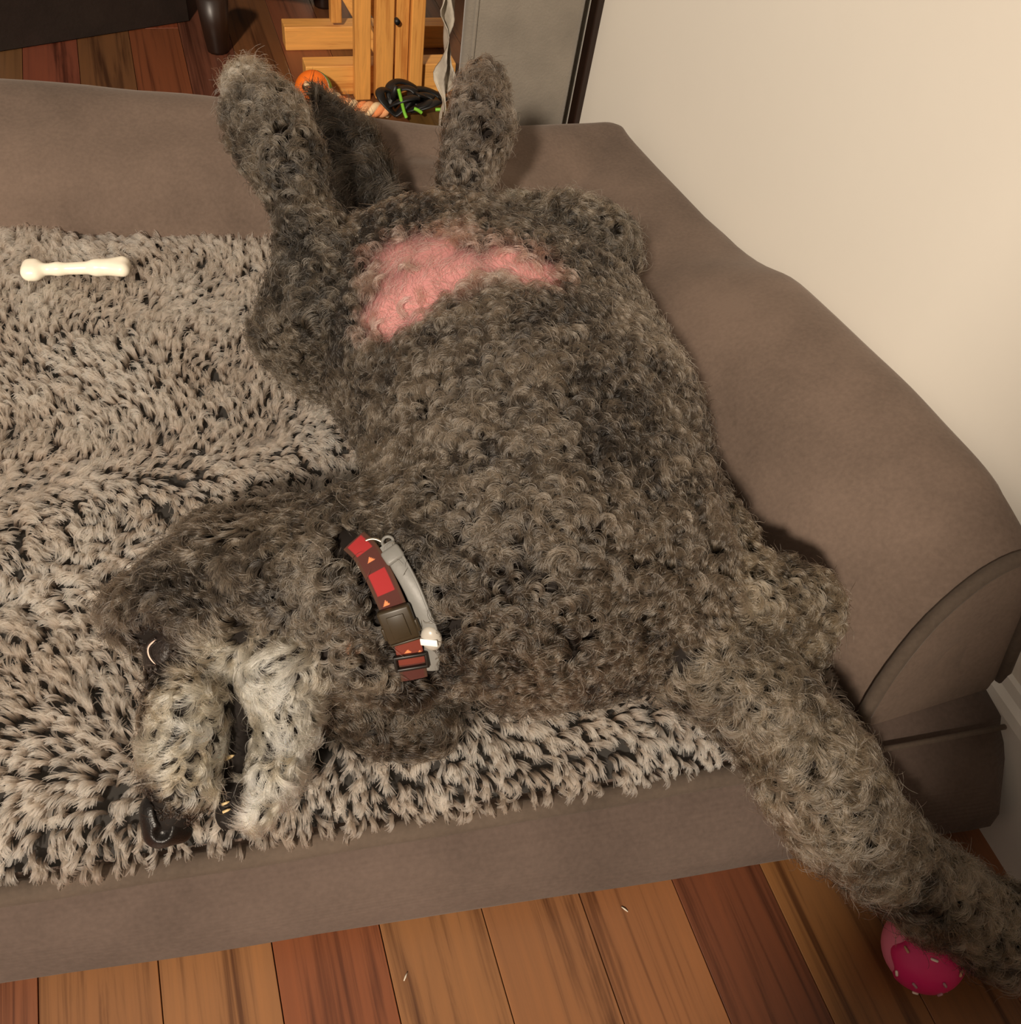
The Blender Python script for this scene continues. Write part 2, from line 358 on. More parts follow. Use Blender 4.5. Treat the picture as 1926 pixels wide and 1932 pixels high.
# ------------------------------------------------------------------ dog bed
bed = empty('dog_bed', (0.1, 0.5, 0)); tag(bed, 'large taupe suede dog bed with raised bolsters and a shaggy top, beside the cream wall', 'dog bed')
ZB = 0.105
FP = np.polyfit([-0.75, -0.19, 0.007, 0.213, 0.33, 0.45, 0.57], [0.285, 0.207, 0.172, 0.152, 0.136, 0.124, 0.112], 2)
BP = np.polyfit([-0.75, -0.21, 0.119, 0.351, 0.57], [0.25, 0.172, 0.109, 0.074, 0.050], 2)
def front_y(x): return np.polyval(FP, x)     # front seam of the bed, turned about ten degrees from the boards
def foot_y(x): return np.polyval(BP, x)
def back_y(x): return 0.84-0.2*x
# base cushion: front face bulges between seam and floor
sec = []
for x in np.linspace(-0.72, 0.572, 60):
    yf, yb = front_y(x), foot_y(x); wob = 0.0012*math.sin(x*19)
    e = min(1, (0.572-x)/0.03); e = 0.55+0.45*math.sqrt(max(0, e*(2-e)))
    Y = lambda y: yf+(y-yf)*e
    p = [(x, back_y(x)+0.18, 0.004), (x, Y(yb+0.035), 0.004), (x, Y(yb+0.012), 0.012), (x, Y(yb+0.002), 0.026), (x, Y(yb-0.001)+wob, 0.042),
         (x, Y(yb+0.004)+wob, 0.060), (x, Y(yb*0.6+yf*0.4), 0.078), (x, Y(yb*0.30+yf*0.70), 0.088), (x, Y(yb*0.02+yf*0.98)+0.001, 0.0945), (x, yf+0.007, ZB-0.002),
         (x, yf+0.05, ZB+0.004), (x, back_y(x)+0.18, ZB)]
    sec.append(p)
put(obj('base_cushion', loft(sec), M['knit']), bed)
# front piping cord
pp = [(x, front_y(x)-0.0015, ZB-0.001+0.0012*math.sin(x*50)) for x in np.linspace(-0.72, 0.445, 60)]
put(obj('front_piping', tube(pp, 0.0082, 12), M['piping']), bed)
put(obj('base_seam', tube([(x, front_y(x)-0.003, ZB+0.001) for x in np.linspace(0.44, 0.566, 24)], 0.0024, 8), M['piping']), bed)
# bolster: one L-shaped roll, back run then side run; each section runs inner foot -> ridge -> outer foot
def back_sec(x):
    y0, yr = back_y(x), 0.981-0.205*x; zt = float(np.interp(x, [-0.72, -0.1, 0.06, 0.2, 0.31], [0.199, 0.199, 0.196, 0.184, 0.177]))
    return np.array([(x, y0, ZB), (x, y0-0.006, ZB+0.02), (x, y0+0.012, ZB+0.045), (x, y0+0.055, ZB+0.073), (x, y0+0.10, zt-0.010), (x, yr-0.010, zt-0.001),
                     (x, yr+0.02, zt-0.003), (x, yr+0.048, zt-0.02), (x, yr+0.062, 0.13), (x, yr+0.06, 0.07), (x, yr+0.05, 0.01)])
def side_sec(xi, y, zt, xo=0.583, lean=0.0):
    w_ = xo-xi; f = [(0, 0), (-0.02, 0.15), (0.07, 0.42), (0.24, 0.70), (0.45, 0.89), (0.63, 0.98), (0.80, 1.0), (0.94, 0.93), (1.0, 0.66), (1.0, 0.3), (0.99, -0.7)]
    return np.array([(xi+a*w_, y+lean*b*(zt-ZB), ZB+b*(zt-ZB)) for a, b in f])
def mitre():
    A = np.array([0.385, 0.762]); B = np.array([0.576, 0.985])
    f = [(0, 0.0), (-0.02, 0.15), (0.06, 0.42), (0.25, 0.70), (0.45, 0.88), (0.60, 0.96), (0.74, 1.0), (0.86, 0.97), (0.92, 0.6), (0.92, 0.2), (0.87, -1)]
    return np.array([(*(A+(B-A)*a), ZB+b*0.057) for a, b in f])
st = [back_sec(x) for x in (-0.72, -0.5, -0.3, -0.12, 0.05, 0.2, 0.31)]
_b, _m, _s = st[-1], mitre(), side_sec(0.388, 0.66, 0.186)
st += [_b*0.25+_m*0.75, _m, _m*0.8+_s*0.2]
st += [side_sec(0.388, 0.66, 0.186), side_sec(0.392, 0.55, 0.222), side_sec(0.400, 0.44, 0.241), side_sec(0.412, 0.34, 0.252), side_sec(0.425, 0.255, 0.255, lean=0.12), side_sec(0.436, 0.18, 0.246, lean=0.3), side_sec(0.441, 0.142, 0.237, lean=0.42)]
st = np.array(st); fine = np.stack([catmull(st[:, k], 110) for k in range(st.shape[1])], 1)
# round the section a little and add soft dents
fine2 = np.stack([catmull(s, 30) for s in fine])
flat = fine2.reshape(-1, 3); dent = (vnoise(flat, 7)-0.5)*0.006+(vnoise(flat, 17, 2)-0.5)*0.003
mask = np.clip((flat[:, 2]-ZB-0.01)/0.05, 0, 1)*(flat[:, 0] < 0.572)
flat[:, 2] += dent*mask
fine2[..., 0] = np.minimum(fine2[..., 0], 0.5835)
bol = loft([[tuple(p) for p in s] for s in fine2])
put(obj('bolster', bol, M['suede']), bed)
endc = fine2[-1]
arc = [tuple(p+np.array([0, -0.002, 0.001])) for p in endc if p[2] > ZB-0.004]
put(obj('end_piping', tube(arc, 0.006, 10), M['piping']), bed)
# bolster end panel, slightly puffed
cen = np.array([0.52, 0.0, 0]); ring = np.array([p for p in endc if p[2] > ZB-0.012])
cen = ring.mean(0); cen[2] = ZB+0.045; pan = []
for s in (0.97, 0.8, 0.55, 0.28, 0.02):
    puff = 0.012*(1-s*s)
    pan.append([tuple(cen+(p-cen)*s+np.array([0, -puff-0.001, 0])) for p in ring])
pb = loft(pan, closed=True, caps=False); put(obj('end_panel', pb, M['suede']), bed)
# shaggy sleeping surface: low padded sheet with a pile
MX = np.linspace(-0.70, 0.42, 57); MV = np.linspace(0, 1, 41)
def mat_z(x, y):
    yf, yb = front_y(x)+0.010, back_y(x)+0.002; v = (y-yf)/(yb-yf); e = min(v*(yb-yf), (1-v)*(yb-yf), 0.43-x)
    e = max(0, min(1, e/0.06)); return ZB+0.002+0.014*math.sqrt(e*(2-e))
g = [[(x, front_y(x)+0.010+v*(back_y(x)-0.008-front_y(x)), 0) for v in MV] for x in MX]
g = [[(p[0], p[1], mat_z(p[0], p[1])) for p in r] for r in g]
pad = obj('sleeping_mat', loft(g, closed=False), M['mat_base']); put(pad, bed)

# ------------------------------------------------------------------ hair
def hair_mat(name, rough=0.35, root=0.45, tip=1.15, mid=0.45, rand=0.25):
    t = NT(name); nt = t.t; nt.nodes.remove(t.b)
    h = nt.nodes.new('ShaderNodeBsdfHairPrincipled'); h.model = 'CHIANG'; h.parametrization = 'COLOR'
    h.inputs['Roughness'].default_value = rough; h.inputs['Radial Roughness'].default_value = 0.5
    h.inputs['Random Roughness'].default_value = 0.2; h.inputs['IOR'].default_value = 1.5
    a = nt.nodes.new('ShaderNodeAttribute'); a.attribute_name = 'col'
    hi = nt.nodes.new('ShaderNodeHairInfo')
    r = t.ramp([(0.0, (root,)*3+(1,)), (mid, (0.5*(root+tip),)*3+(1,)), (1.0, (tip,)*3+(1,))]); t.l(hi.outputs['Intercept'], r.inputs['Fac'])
    mx = nt.nodes.new('ShaderNodeMix'); mx.data_type = 'RGBA'; mx.blend_type = 'MULTIPLY'; mx.inputs['Factor'].default_value = 1
    t.l(a.outputs['Color'], mx.inputs[6]); t.l(r.outputs['Color'], mx.inputs[7]); t.l(mx.outputs[2], h.inputs['Color'])
    t.l(h.outputs[0], nt.nodes['Material Output'].inputs['Surface']); return t.m
def curves(name, P, rad, col, mat, parent=None):
    """P (n, k, 3) strands; rad (k,) or (n, k); col (n, 3)"""
    n, k, _ = P.shape; d = bpy.data.hair_curves.new(name); d.add_curves([k]*n)
    d.attributes['position'].data.foreach_set('vector', P.astype(np.float32).ravel())
    ra = d.attributes.get('radius') or d.attributes.new('radius', 'FLOAT', 'POINT')
    ra.data.foreach_set('value', np.broadcast_to(rad, (n, k)).astype(np.float32).ravel())
    ca = d.attributes.new('col', 'FLOAT_COLOR', 'CURVE'); c4 = np.ones((n, 4), np.float32); c4[:, :3] = col
    ca.data.foreach_set('color', c4.ravel())
    d.materials.append(mat); o = bpy.data.objects.new(name, d); COL.objects.link(o)
    if parent: o.parent = parent
    o['kind'] = 'stuff'; return o
def lin(c): return np.array(srgb(*c)[:3])

def locks(root, N, T, L, rise, curl, spread, nst, npt, c_lo, c_hi, tone, tipk=0.3, jit=0.12, frizz=0.0, rng=RNG):
    """locks of hair: each lock is a bundle of strands along one curling path. All inputs per lock."""
    n = len(root); B = np.cross(N, T); s = np.linspace(0, 1, npt); ds = s[1]
    def rep(a): return np.repeat(a, nst, axis=0)
    R_, N_, T_, B_ = rep(root), rep(N), rep(T), rep(B)
    m = n*nst
    Ls = rep(L)*(1+rng.normal(0, jit, m)).clip(0.6, 1.4); cu = rep(curl)*(1+rng.normal(0, 0.10, m)); ri = rep(rise)*(1+rng.normal(0, 0.15, m))
    ph = rng.normal(0, 0.14, m)-cu*0.25
    P = np.zeros((m, npt, 3)); cur = np.zeros((m, 3))
    for i in range(1, npt):
        q = s[i]-0.5*ds; th = ph+cu*q; up = np.maximum(1-q*1.55, -0.25)
        flat_ = np.sqrt(np.clip(1-(0.92*np.clip(up, 0, 1))**2, 0.15, 1))
        d = flat_[..., None]*(np.cos(th)[:, None]*T_+np.sin(th)[:, None]*B_) if np.ndim(flat_) else flat_*(np.cos(th)[:, None]*T_+np.sin(th)[:, None]*B_)
        cur = cur+ds*(Ls[:, None]*d+ri[:, None]*2.0*up*N_); P[:, i] = cur
    a = rng.uniform(0, 2*math.pi, m); rr = rep(spread)*np.sqrt(rng.random(m))
    off = rr[:, None]*(np.cos(a)[:, None]*T_+np.sin(a)[:, None]*B_)+(rng.random(m)*rr*0.8)[:, None]*N_
    wgt = 1-(1-tipk)*s**1.3
    P = P+R_[:, None]+off[:, None]*wgt[None, :, None]
    fz = (rng.random(m) < frizz)[:, None, None]      # stray hairs leave their lock
    st_ = rng.normal(0, 1, (m, 3)); st_ = st_+0.8*np.abs(rng.normal(0, 1, m))[:, None]*N_
    P = P+fz*(0.0038*(s**1.6)[None, :, None]*st_[:, None]+0.0012*np.sin(9*s[None, :, None]+6*rng.random((m, 1, 3)))*s[None, :, None])
    t = np.clip(rep(tone)+rng.normal(0, 0.12, m), 0, 1.5)[:, None]
    c = rep(c_lo)*(1-t)+rep(c_hi)*t
    return P, c

# pile of the sleeping mat
def make_pile():
    n = 26000; x = RNG.uniform(-0.62, 0.428, n); v = RNG.random(n)
    yf = front_y(x)+0.006; yb = 0.838-0.2*x
    y = yf+v*(yb-yf); e = np.minimum(np.minimum(y-yf, yb-y), 0.432-x).clip(0, 0.06)/0.06
    z = ZB+0.002+0.014*np.sqrt(e*(2-e)); root = np.stack([x, y, z], 1)
    N = np.tile([0, 0, 1.0], (n, 1)); N[:, 1] -= 0.8*np.clip(1-(y-yf)/0.03, 0, 1); N = unit(N)
    ang = 2.2*math.pi*(vnoise(root, 3.2)-0.5)*1.6+1.4*(vnoise(root, 11, 3)-0.5)*2.2+0.15+RNG.normal(0, 0.30, n)
    fr = np.clip(1-(y-yf)/0.10, 0, 1)**1.2
    T = np.stack([np.cos(ang), np.sin(ang), 0*ang], 1)*(1-fr)[:, None]+np.stack([RNG.normal(0, 0.35, n), -np.ones(n), 0*ang], 1)*fr[:, None]
    T = unit(T-(T*N).sum(1, keepdims=True)*N)
    L = 0.0128*RNG.uniform(0.75, 1.3, n)*(1-0.3*np.clip(1-(y-yf)/0.02, 0, 1)); rise = 0.0125*RNG.uniform(0.6, 1.35, n)*(0.5+1.0*vnoise(root, 30, 5))
    curl = RNG.normal(0, 0.6, n)
    tone = np.clip(0.55+0.7*(vnoise(root, 22, 8)-0.5)+RNG.normal(0, 0.13, n), 0.05, 1)
    P, c = locks(root, N, T, L, rise, curl, np.full(n, 0.0014), 12, 6, np.tile(lin((182, 154, 132)), (n, 1)), np.tile(lin((246, 212, 186)), (n, 1)), tone, tipk=0.9, jit=0.08)
    P[..., 2] = np.maximum(P[..., 2], ZB-0.01)
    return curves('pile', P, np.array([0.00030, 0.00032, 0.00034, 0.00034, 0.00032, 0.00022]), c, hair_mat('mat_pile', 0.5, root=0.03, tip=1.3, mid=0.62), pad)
make_pile()

# ------------------------------------------------------------------ the dog
KS = {'muzzle': 0.006, 'jaw': 0.006, 'tail': 0.008, 'foot': 0.008, 'shin': 0.006, 'brow': 0.006, 'mouth': 0.004, 'fore': 0.009, 'hind': 0.008}
DOGW = [(r, np.array(a), ra, np.array(b), rb) for r, a, ra, b, rb in DOG]
V, Q = solid(DOGW, [(np.array(a), ra, np.array(b), rb) for a, ra, b, rb in MOUTH], 0.004, 0.014, lambda r: KS.get(r, 0.016))
me = np_mesh('dog', V, Q)
# skin colour: dark grey skin, bare pink patch between the hind legs, dark lips
PK = np.array(PINK); PR = np.array([0.034, 0.032, 0.032, 0.036, 0.028, 0.020, 0.026])
def pinkness(X):
    d = (np.linalg.norm(X[:, None]-PK[None], axis=2)/PR[None]).min(1)
    return np.clip(1.35-d+0.5*(vnoise(X, 70, 4)-0.5), 0, 1)
pk = pinkness(V)[:, None]
skin = lin((26, 21, 18))*(1-pk)+lin((194, 134, 132))*pk
dm = np.min([rcone(V, a, ra, b, rb) for a, ra, b, rb in MOUTH], axis=0)
mo = np.clip(1-np.abs(dm)/0.004, 0, 1)[:, None]; skin = skin*(1-mo)+lin((44, 26, 26))*mo
ca = me.color_attributes.new('skin', 'FLOAT_COLOR', 'POINT'); c4 = np.ones((len(V), 4), np.float32); c4[:, :3] = skin; ca.data.foreach_set('color', c4.ravel())
t = NT('dog_skin'); at = t.n('ShaderNodeAttribute'); at.attribute_name = 'skin'; t.l(at.outputs['Color'], t.b.inputs['Base Color'])
t.b.inputs['Roughness'].default_value = 0.75; t.b.inputs['Specular IOR Level'].default_value = 0.2
dog = obj('dog', me, t.m)
tag(dog, 'curly grey-brown dog lying on its back on the bed, legs in the air, jaw pale', 'dog')

# per-region coat: length, rise, curl (radians), spread, strands, dark tone, light tone, flow bias, lock area
REG = {
 'body':   (0.021, 0.0095, 4.6, 0.0018, 24, (27, 23, 20), (128, 114, 98), 0.36),
 'neck':   (0.020, 0.0090, 4.0, 0.0018, 24, (27, 23, 20), (134, 120, 103), 0.36),
 'head':   (0.018, 0.0058, 2.2, 0.0017, 24, (33, 28, 24), (124, 110, 94), 0.35),
 'brow':   (0.022, 0.0085, 2.2, 0.0022, 24, (46, 38, 32), (116, 101, 85), 0.36),
 'muzzle': (0.016, 0.0046, 2.2, 0.0019, 26, (46, 37, 30), (112, 98, 82), 0.42),
 'jaw':    (0.018, 0.0050, 2.0, 0.0019, 26, (110, 95, 78), (176, 160, 138), 0.5),
 'ear':    (0.028, 0.0080, 5.0, 0.0021, 24, (22, 19, 16), (114, 101, 86), 0.30),
 'hind':   (0.020, 0.0100, 3.4, 0.0019, 24, (28, 25, 22), (128, 115, 99), 0.36),
 'shin':   (0.018, 0.0080, 2.0, 0.0022, 24, (50, 45, 38), (150, 137, 116), 0.46),
 'foot':   (0.021, 0.0110, 2.6, 0.0019, 24, (38, 32, 28), (144, 128, 112), 0.40),
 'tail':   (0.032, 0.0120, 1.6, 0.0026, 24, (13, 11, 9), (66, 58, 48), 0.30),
 'fore':   (0.021, 0.0095, 4.4, 0.0018, 24, (38, 33, 27), (152, 135, 112), 0.42),
 'long':   (0.022, 0.0100, 3.0, 0.0019, 24, (37, 32, 27), (148, 133, 113), 0.42),
 'mouth':  (0.001, 0.0010, 1.0, 0.0010, 1, (40, 30, 28), (50, 40, 36), 0.5),
}
def make_fur():
    v4 = V[Q]; tri = np.concatenate([v4[:, [0, 1, 2]], v4[:, [0, 2, 3]]])
    nr = np.cross(tri[:, 1]-tri[:, 0], tri[:, 2]-tri[:, 0]); ar = 0.5*np.linalg.norm(nr, axis=1)
    vis = (tri[:, 0, 2] > 0.06)
    ar = np.where(vis & (unit(nr)[:, 2] > -0.75), ar, 0)
    # smooth vertex normals
    vn = np.zeros_like(V); qn = np.cross(v4[:, 2]-v4[:, 0], v4[:, 3]-v4[:, 1])
    for k in range(4): np.add.at(vn, Q[:, k], qn)
    vn = unit(vn); n4 = vn[Q]; trn = np.concatenate([n4[:, [0, 1, 2]], n4[:, [0, 2, 3]]])
    area_ = ar.sum(); n = int(area_/(0.0045**2))
    f = RNG.choice(len(tri), n, p=ar/area_); r1, r2 = np.sqrt(RNG.random(n)), RNG.random(n)
    w3 = np.stack([1-r1, r1*(1-r2), r1*r2], 1)
    root = (tri[f]*w3[..., None]).sum(1); N = unit((trn[f]*w3[..., None]).sum(1))
    # nearest bone gives region and combing direction
    D = np.stack([rcone(root, a, ra, b, rb) for (_, a, ra, b, rb) in DOGW], 1)
    names = [p[0] for p in DOGW]; near = D.argmin(1); reg = np.array(names)[near]
    dirs = unit(np.array([b-a for (_, a, ra, b, rb) in DOGW])); wt = np.exp(-(D-D.min(1, keepdims=True))/0.010)
    T = wt@dirs
    return root, N, T, reg, D
root, N, T, reg, D = make_fur()
# short or no hair at the lips, the eye, the nose, under the collars
nose_p = np.array([np.array(p) for p, r in NOSE]); nose_r = np.array([r for p, r in NOSE])
dn = (np.linalg.norm(root[:, None]-nose_p[None], axis=2)-nose_r[None]).min(1)
deye = np.linalg.norm(root-np.array(EYE[0]), axis=1)
dmouth = np.min([rcone(root, np.array(a), ra, np.array(b), rb) for a, ra, b, rb in MOUTH], axis=0)
def dpoly(X, pts):
    return np.min([rcone(X, np.array(a), 0, np.array(b), 0) for a, b in zip(pts[:-1], pts[1:])], axis=0)
dcol = np.minimum(dpoly(root, COLLAR)-0.0135, dpoly(root, FLEA)-0.011)
pk = pinkness(root)
ok = (dn > 0.0012) & (dmouth > 0.0060) & (reg != 'mouth') & (deye > 0.0115) & (dcol > 0) & (RNG.random(len(root)) > np.clip(pk*1.6, 0, 0.985))
root, N, T, reg, D, dn, deye, dmouth, pk = (a[ok] for a in (root, N, T, reg, D, dn, deye, dmouth, pk))
PARTN = {'muzzle': 'muzzle_fur', 'jaw': 'chin_fur', 'tail': 'tail_fur', 'ear': 'ear_fur', 'brow': 'brow_fur', 'head': 'head_fur'}
fmat = hair_mat('dog_fur', 0.24, root=0.18, tip=1.2)
for r in sorted(set(reg)):
    q = reg == r; n = int(q.sum()); Lg, rise, curl, spr, nst, lo, hi, tone0 = REG[r]
    X = root[q]; Nn = N[q]; ang = RNG.normal(0, 0.45 if r in ('muzzle', 'jaw', 'head', 'brow', 'tail') else 0.9, n)+1.5*(vnoise(X, 40, 6)-0.5)
    Tt = T[q]+RNG.normal(0, 0.12, (n, 3)); Tt = unit(Tt-(Tt*Nn).sum(1, keepdims=True)*Nn); Bt = np.cross(Nn, Tt)
    Tt = np.cos(ang)[:, None]*Tt+np.sin(ang)[:, None]*Bt
    short = np.clip((dn[q]-0.001)/0.024, 0.16, 1)*np.clip((deye[q]-0.008)/0.024, 0.2, 1)*np.clip(dmouth[q]/0.014, 0.3, 1)*(1-0.3*pk[q])
    sgn = np.where(vnoise(X, 55, 9)+RNG.normal(0, 0.15, n) > 0.5, 1, -1)
    L = Lg*RNG.uniform(0.75, 1.25, n)*short; ri = rise*RNG.uniform(0.7, 1.35, n)*short*(0.65+0.7*vnoise(X, 60, 12)); cu = sgn*curl*RNG.uniform(0.6, 1.25, n)
    tone = np.clip(tone0+0.6*(vnoise(X, 45, 1)-0.5)+0.6*(vnoise(X, 14, 2)-0.5)+RNG.normal(0, 0.20, n)+0.75*(RNG.random(n) < 0.15)*RNG.random(n), 0, 1.5)
    k_ = 1.0 if r in ('jaw', 'muzzle') else 0.89; clo = np.tile(lin(tuple(q_*k_ for q_ in lo)), (n, 1)); chi = np.tile(lin(tuple(q_*k_ for q_ in hi)), (n, 1))
    if r in ('head', 'muzzle', 'jaw', 'neck'):
        dc = (np.linalg.norm(X[:, None]-np.array(CREAM)[None], axis=2)/np.array([.024, .022, .022, .024, .030, .027, .018, .02])[None]).min(1)
        cm = np.clip(1.45-dc+0.9*(vnoise(X, 90, 21)-0.5), 0, 1)[:, None]
        clo[:] = clo*(1-cm)+lin((188, 163, 130))*cm; chi[:] = chi*(1-cm)+lin((255, 242, 216))*cm
    if r == 'hind':
        cm = np.clip(1.5-np.linalg.norm(X-np.array(PAW[0]), axis=1)/0.020, 0, 1)[:, None]*0.8
        clo[:] = clo*(1-cm)+lin((150, 130, 108))*cm; chi[:] = chi*(1-cm)+lin((226, 206, 180))*cm
    dk = np.clip(1.35-dn[q]/0.021, 0, 1)[:, None]*0.95; dk = np.maximum(dk, np.clip(1.6-deye[q]/0.024, 0, 0.92)[:, None]); dk = np.maximum(dk, np.clip(1.2-dmouth[q]/0.011, 0, 0.85)[:, None])
    for c in (clo, chi): c[:] = c*(1-dk)+lin((40, 30, 24))*dk
    p3 = pk[q][:, None]; clo[:] = clo*(1-p3)+lin((190, 140, 122))*p3; chi[:] = chi*(1-p3)+lin((228, 190, 172))*p3
    cu = cu*(1-0.75*pk[q])
    P, c = locks(X, Nn, Tt, L, ri, cu, spr*(1+1.8*pk[q]), nst, 9, clo, chi, tone, tipk=0.25, frizz={'hind': .10, 'foot': .13, 'long': .12, 'tail': .25, 'shin': .2, 'muzzle': .05, 'jaw': .05}.get(r, .055))
    P[..., 2] = np.maximum(P[..., 2], 0.012)
    rad = np.array([0.9, 1, 1, 1, 1, 0.95, 0.85, 0.65, 0.3])*0.00017
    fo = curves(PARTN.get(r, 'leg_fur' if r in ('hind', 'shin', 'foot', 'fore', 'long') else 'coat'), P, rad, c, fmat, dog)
    lab = {'muzzle': 'pale cream wavy fur on the upper muzzle', 'jaw': 'pale cream fur on the lower jaw', 'tail': 'blackish bushy tail fur', 'brow': 'brown tuft over the eye'}.get(r)
    if lab: fo['label'] = lab

# thin pale down over the bare belly skin
fx, fN, fT, _, _ = make_fur(); pf = pinkness(fx); q = pf > 0.12; fx, fN, fT, pf = fx[q], fN[q], fT[q], pf[q]
rep_ = 5; fx = np.repeat(fx, rep_, 0)+RNG.normal(0, 0.0022, (len(fx)*rep_, 3)); fN, fT, pf = (np.repeat(a, rep_, 0) for a in (fN, fT, pf)); n = len(fx)
fx = fx-fN*0.0015; ang = RNG.normal(0, 0.5, n)+3.0*(vnoise(fx, 30, 31)-0.5); fT = unit(fT-(fT*fN).sum(1, keepdims=True)*fN); fB = np.cross(fN, fT)
fT = np.cos(ang)[:, None]*fT+np.sin(ang)[:, None]*fB
P, c = locks(fx, fN, fT, 0.013*RNG.uniform(0.6, 1.5, n), 0.0035*RNG.uniform(0.6, 1.5, n), RNG.normal(0, 1.2, n), np.full(n, 0.0001), 1, 7, np.tile(lin((92, 66, 56)), (n, 1)), np.tile(lin((214, 170, 156)), (n, 1)), np.clip(0.25+0.6*pf+RNG.normal(0, 0.2, n), 0, 1))
curves('belly_down', P, np.array([1, 1, 1, 1, 0.9, 0.7, 0.3])*0.00012, c, hair_mat('down', 0.3, root=0.8, tip=1.1), dog)['label'] = 'sparse pale down on the pink belly skin'
# nose, eye, teeth
nz = [('n', np.array(p), r, np.array(p)+1e-5, r) for p, r in NOSE]
ns = [(np.array(a), ra, np.array(b), rb) for (a, ra), (b, rb) in zip(NOSTRIL[:-1], NOSTRIL[1:])]
NV, NQ = solid(nz, ns, 0.0011, 0.006, None, 0.002)
obj('nose', np_mesh('nose', NV, NQ), plain('nose_leather', srgb(20, 16, 14), 0.34, spec=0.4, bump=0.2, bscale=900), dog)
_vn = np.zeros_like(V); _v4 = V[Q]; _qn = np.cross(_v4[:, 2]-_v4[:, 0], _v4[:, 3]-_v4[:, 1])
for k in range(4): np.add.at(_vn, Q[:, k], _qn)
VN = unit(_vn)
def normal_at(p): return VN[np.linalg.norm(V-np.array(p), axis=1).argmin()]
eye_c = np.array(EYE[0]); eye_n = normal_at(eye_c)
Rn = Vector(eye_n).to_track_quat('Z', 'Y').to_matrix()
bm = bmesh.new(); bmesh.ops.create_uvsphere(bm, u_segments=32, v_segments=20, radius=1.0)
bmesh.ops.transform(bm, matrix=Matrix.Translation(Vector(eye_c-eye_n*0.0015)) @ Rn.to_4x4() @ Matrix.Diagonal((0.0135, 0.0165, 0.0065, 1)), verts=bm.verts)
lid = obj('eyelid', bm, plain('eyelid_skin', srgb(34, 26, 22), 0.45, spec=0.4, noise=0.2, nscale=300, bump=0.4, bscale=500), dog); lid['label'] = 'dark eyelid, nearly shut'
sl = catmull(EYE_SLIT, 24); sl = [Vector(p) for p in sl]
def on_lid(p):          # lift a point to the surface of the lid
    q = Rn.inverted() @ (Vector(p)-Vector(eye_c-eye_n*0.0015)); x, y = q.x/0.0135, q.y/0.0165
    q.z = 0.0065*math.sqrt(max(0.05, 1-x*x-y*y)); return Rn @ q+Vector(eye_c-eye_n*0.0015)
sl = [on_lid(p) for p in sl]
wd = [0.0002+0.0012*math.sin(math.pi*min(1, (i/23)*1.0))**0.8*(1.25-0.75*i/23) for i in range(24)]
obj('eye', tube(sl, wd, 10, flat=0.55, up=eye_n), plain('eye_white', srgb(238, 205, 188), 0.2, spec=0.6), dog)['label'] = 'sliver of pinkish eye white'
for side in (-1, 1):
    pts = []
    for i, p in enumerate(sl):
        tt = (sl[min(i+1, 23)]-sl[max(i-1, 0)]).normalized(); sd = tt.cross(Vector(eye_n)).normalized(); pts.append(p+sd*side*(wd[i]+0.0008))
    obj('eyelid_rim', tube(pts, 0.0010, 8), bpy.data.materials['eyelid_skin'], dog)
ivory = plain('tooth_enamel', srgb(196, 172, 128), 0.35)
for (p, r, l) in zip(TEETH, (0.0014, 0.0009, 0.0009), (0.0045, 0.003, 0.003)):
    p = Vector(p); d = Vector((0.9, 0.1, 0.15)).normalized()
    obj('tooth', tube([p-d*0.002, p+d*l*0.3, p+d*l*0.7, p+d*l], [r, r, r*0.7, r*0.2], 8), ivory, dog)
bm = bmesh.new(); bmesh.ops.create_uvsphere(bm, u_segments=16, v_segments=10, radius=1.0)
nn = normal_at(NIPPLE[0])
bmesh.ops.transform(bm, matrix=Matrix.Translation(Vector(NIPPLE[0])) @ Vector(nn).to_track_quat('Z', 'Y').to_matrix().to_4x4() @ Matrix.Diagonal((0.006, 0.006, 0.0025, 1)), verts=bm.verts)
obj('skin_bump', bm, plain('bare_skin', srgb(188, 146, 126), 0.6, noise=0.15, nscale=200), dog)['label'] = 'small bare pinkish skin bump under the throat'

# ------------------------------------------------------------------ collars
def ribbon(path, width, thick, n=120, m=12, dip=0.022):
    C_ = catmull(path, n); Ns = np.array([normal_at(p) for p in C_])
    for _ in range(12): Ns[1:-1] = (Ns[:-2]+Ns[1:-1]+Ns[2:])/3
    Ns = unit(Ns); Tn = unit(np.gradient(C_, axis=0)); Sd = unit(np.cross(Tn, Ns))
    return C_, Tn, Sd, Ns
def ribbon_mesh(name, fr, width, thick, colour=None, m=12):
    C_, Tn, Sd, Ns = fr; n = len(C_); rows = []; cols = []
    for i in range(n):
        row = []
        for j in range(m+1):
            v = j/m*2-1; row.append(C_[i]+Sd[i]*v*width/2+Ns[i]*thick*(0.5-0.25*v*v))
        for j in range(m, -1, -1):
            v = j/m*2-1; row.append(C_[i]+Sd[i]*v*width/2-Ns[i]*thick*0.5)
        rows.append(row)
    k = 2*(m+1); Vv = np.array(rows).reshape(-1, 3); a = np.arange(n-1)[:, None]*k; b = np.arange(k)[None]
    F = np.stack([a+b, a+(b+1) % k, a+k+(b+1) % k, a+k+b], -1).reshape(-1, 4)
    me_ = np_mesh(name, Vv, F)
    if colour is not None:
        at = me_.color_attributes.new('print', 'FLOAT_COLOR', 'POINT'); c = np.ones((len(Vv), 4), np.float32)
        c[:, :3] = np.array([colour(i/(n-1), (j/m*2-1) if j <= m else ((k-1-j)/m*2-1)) for i in range(n) for j in range(k)]); at.data.foreach_set('color', c.ravel())
    return me_
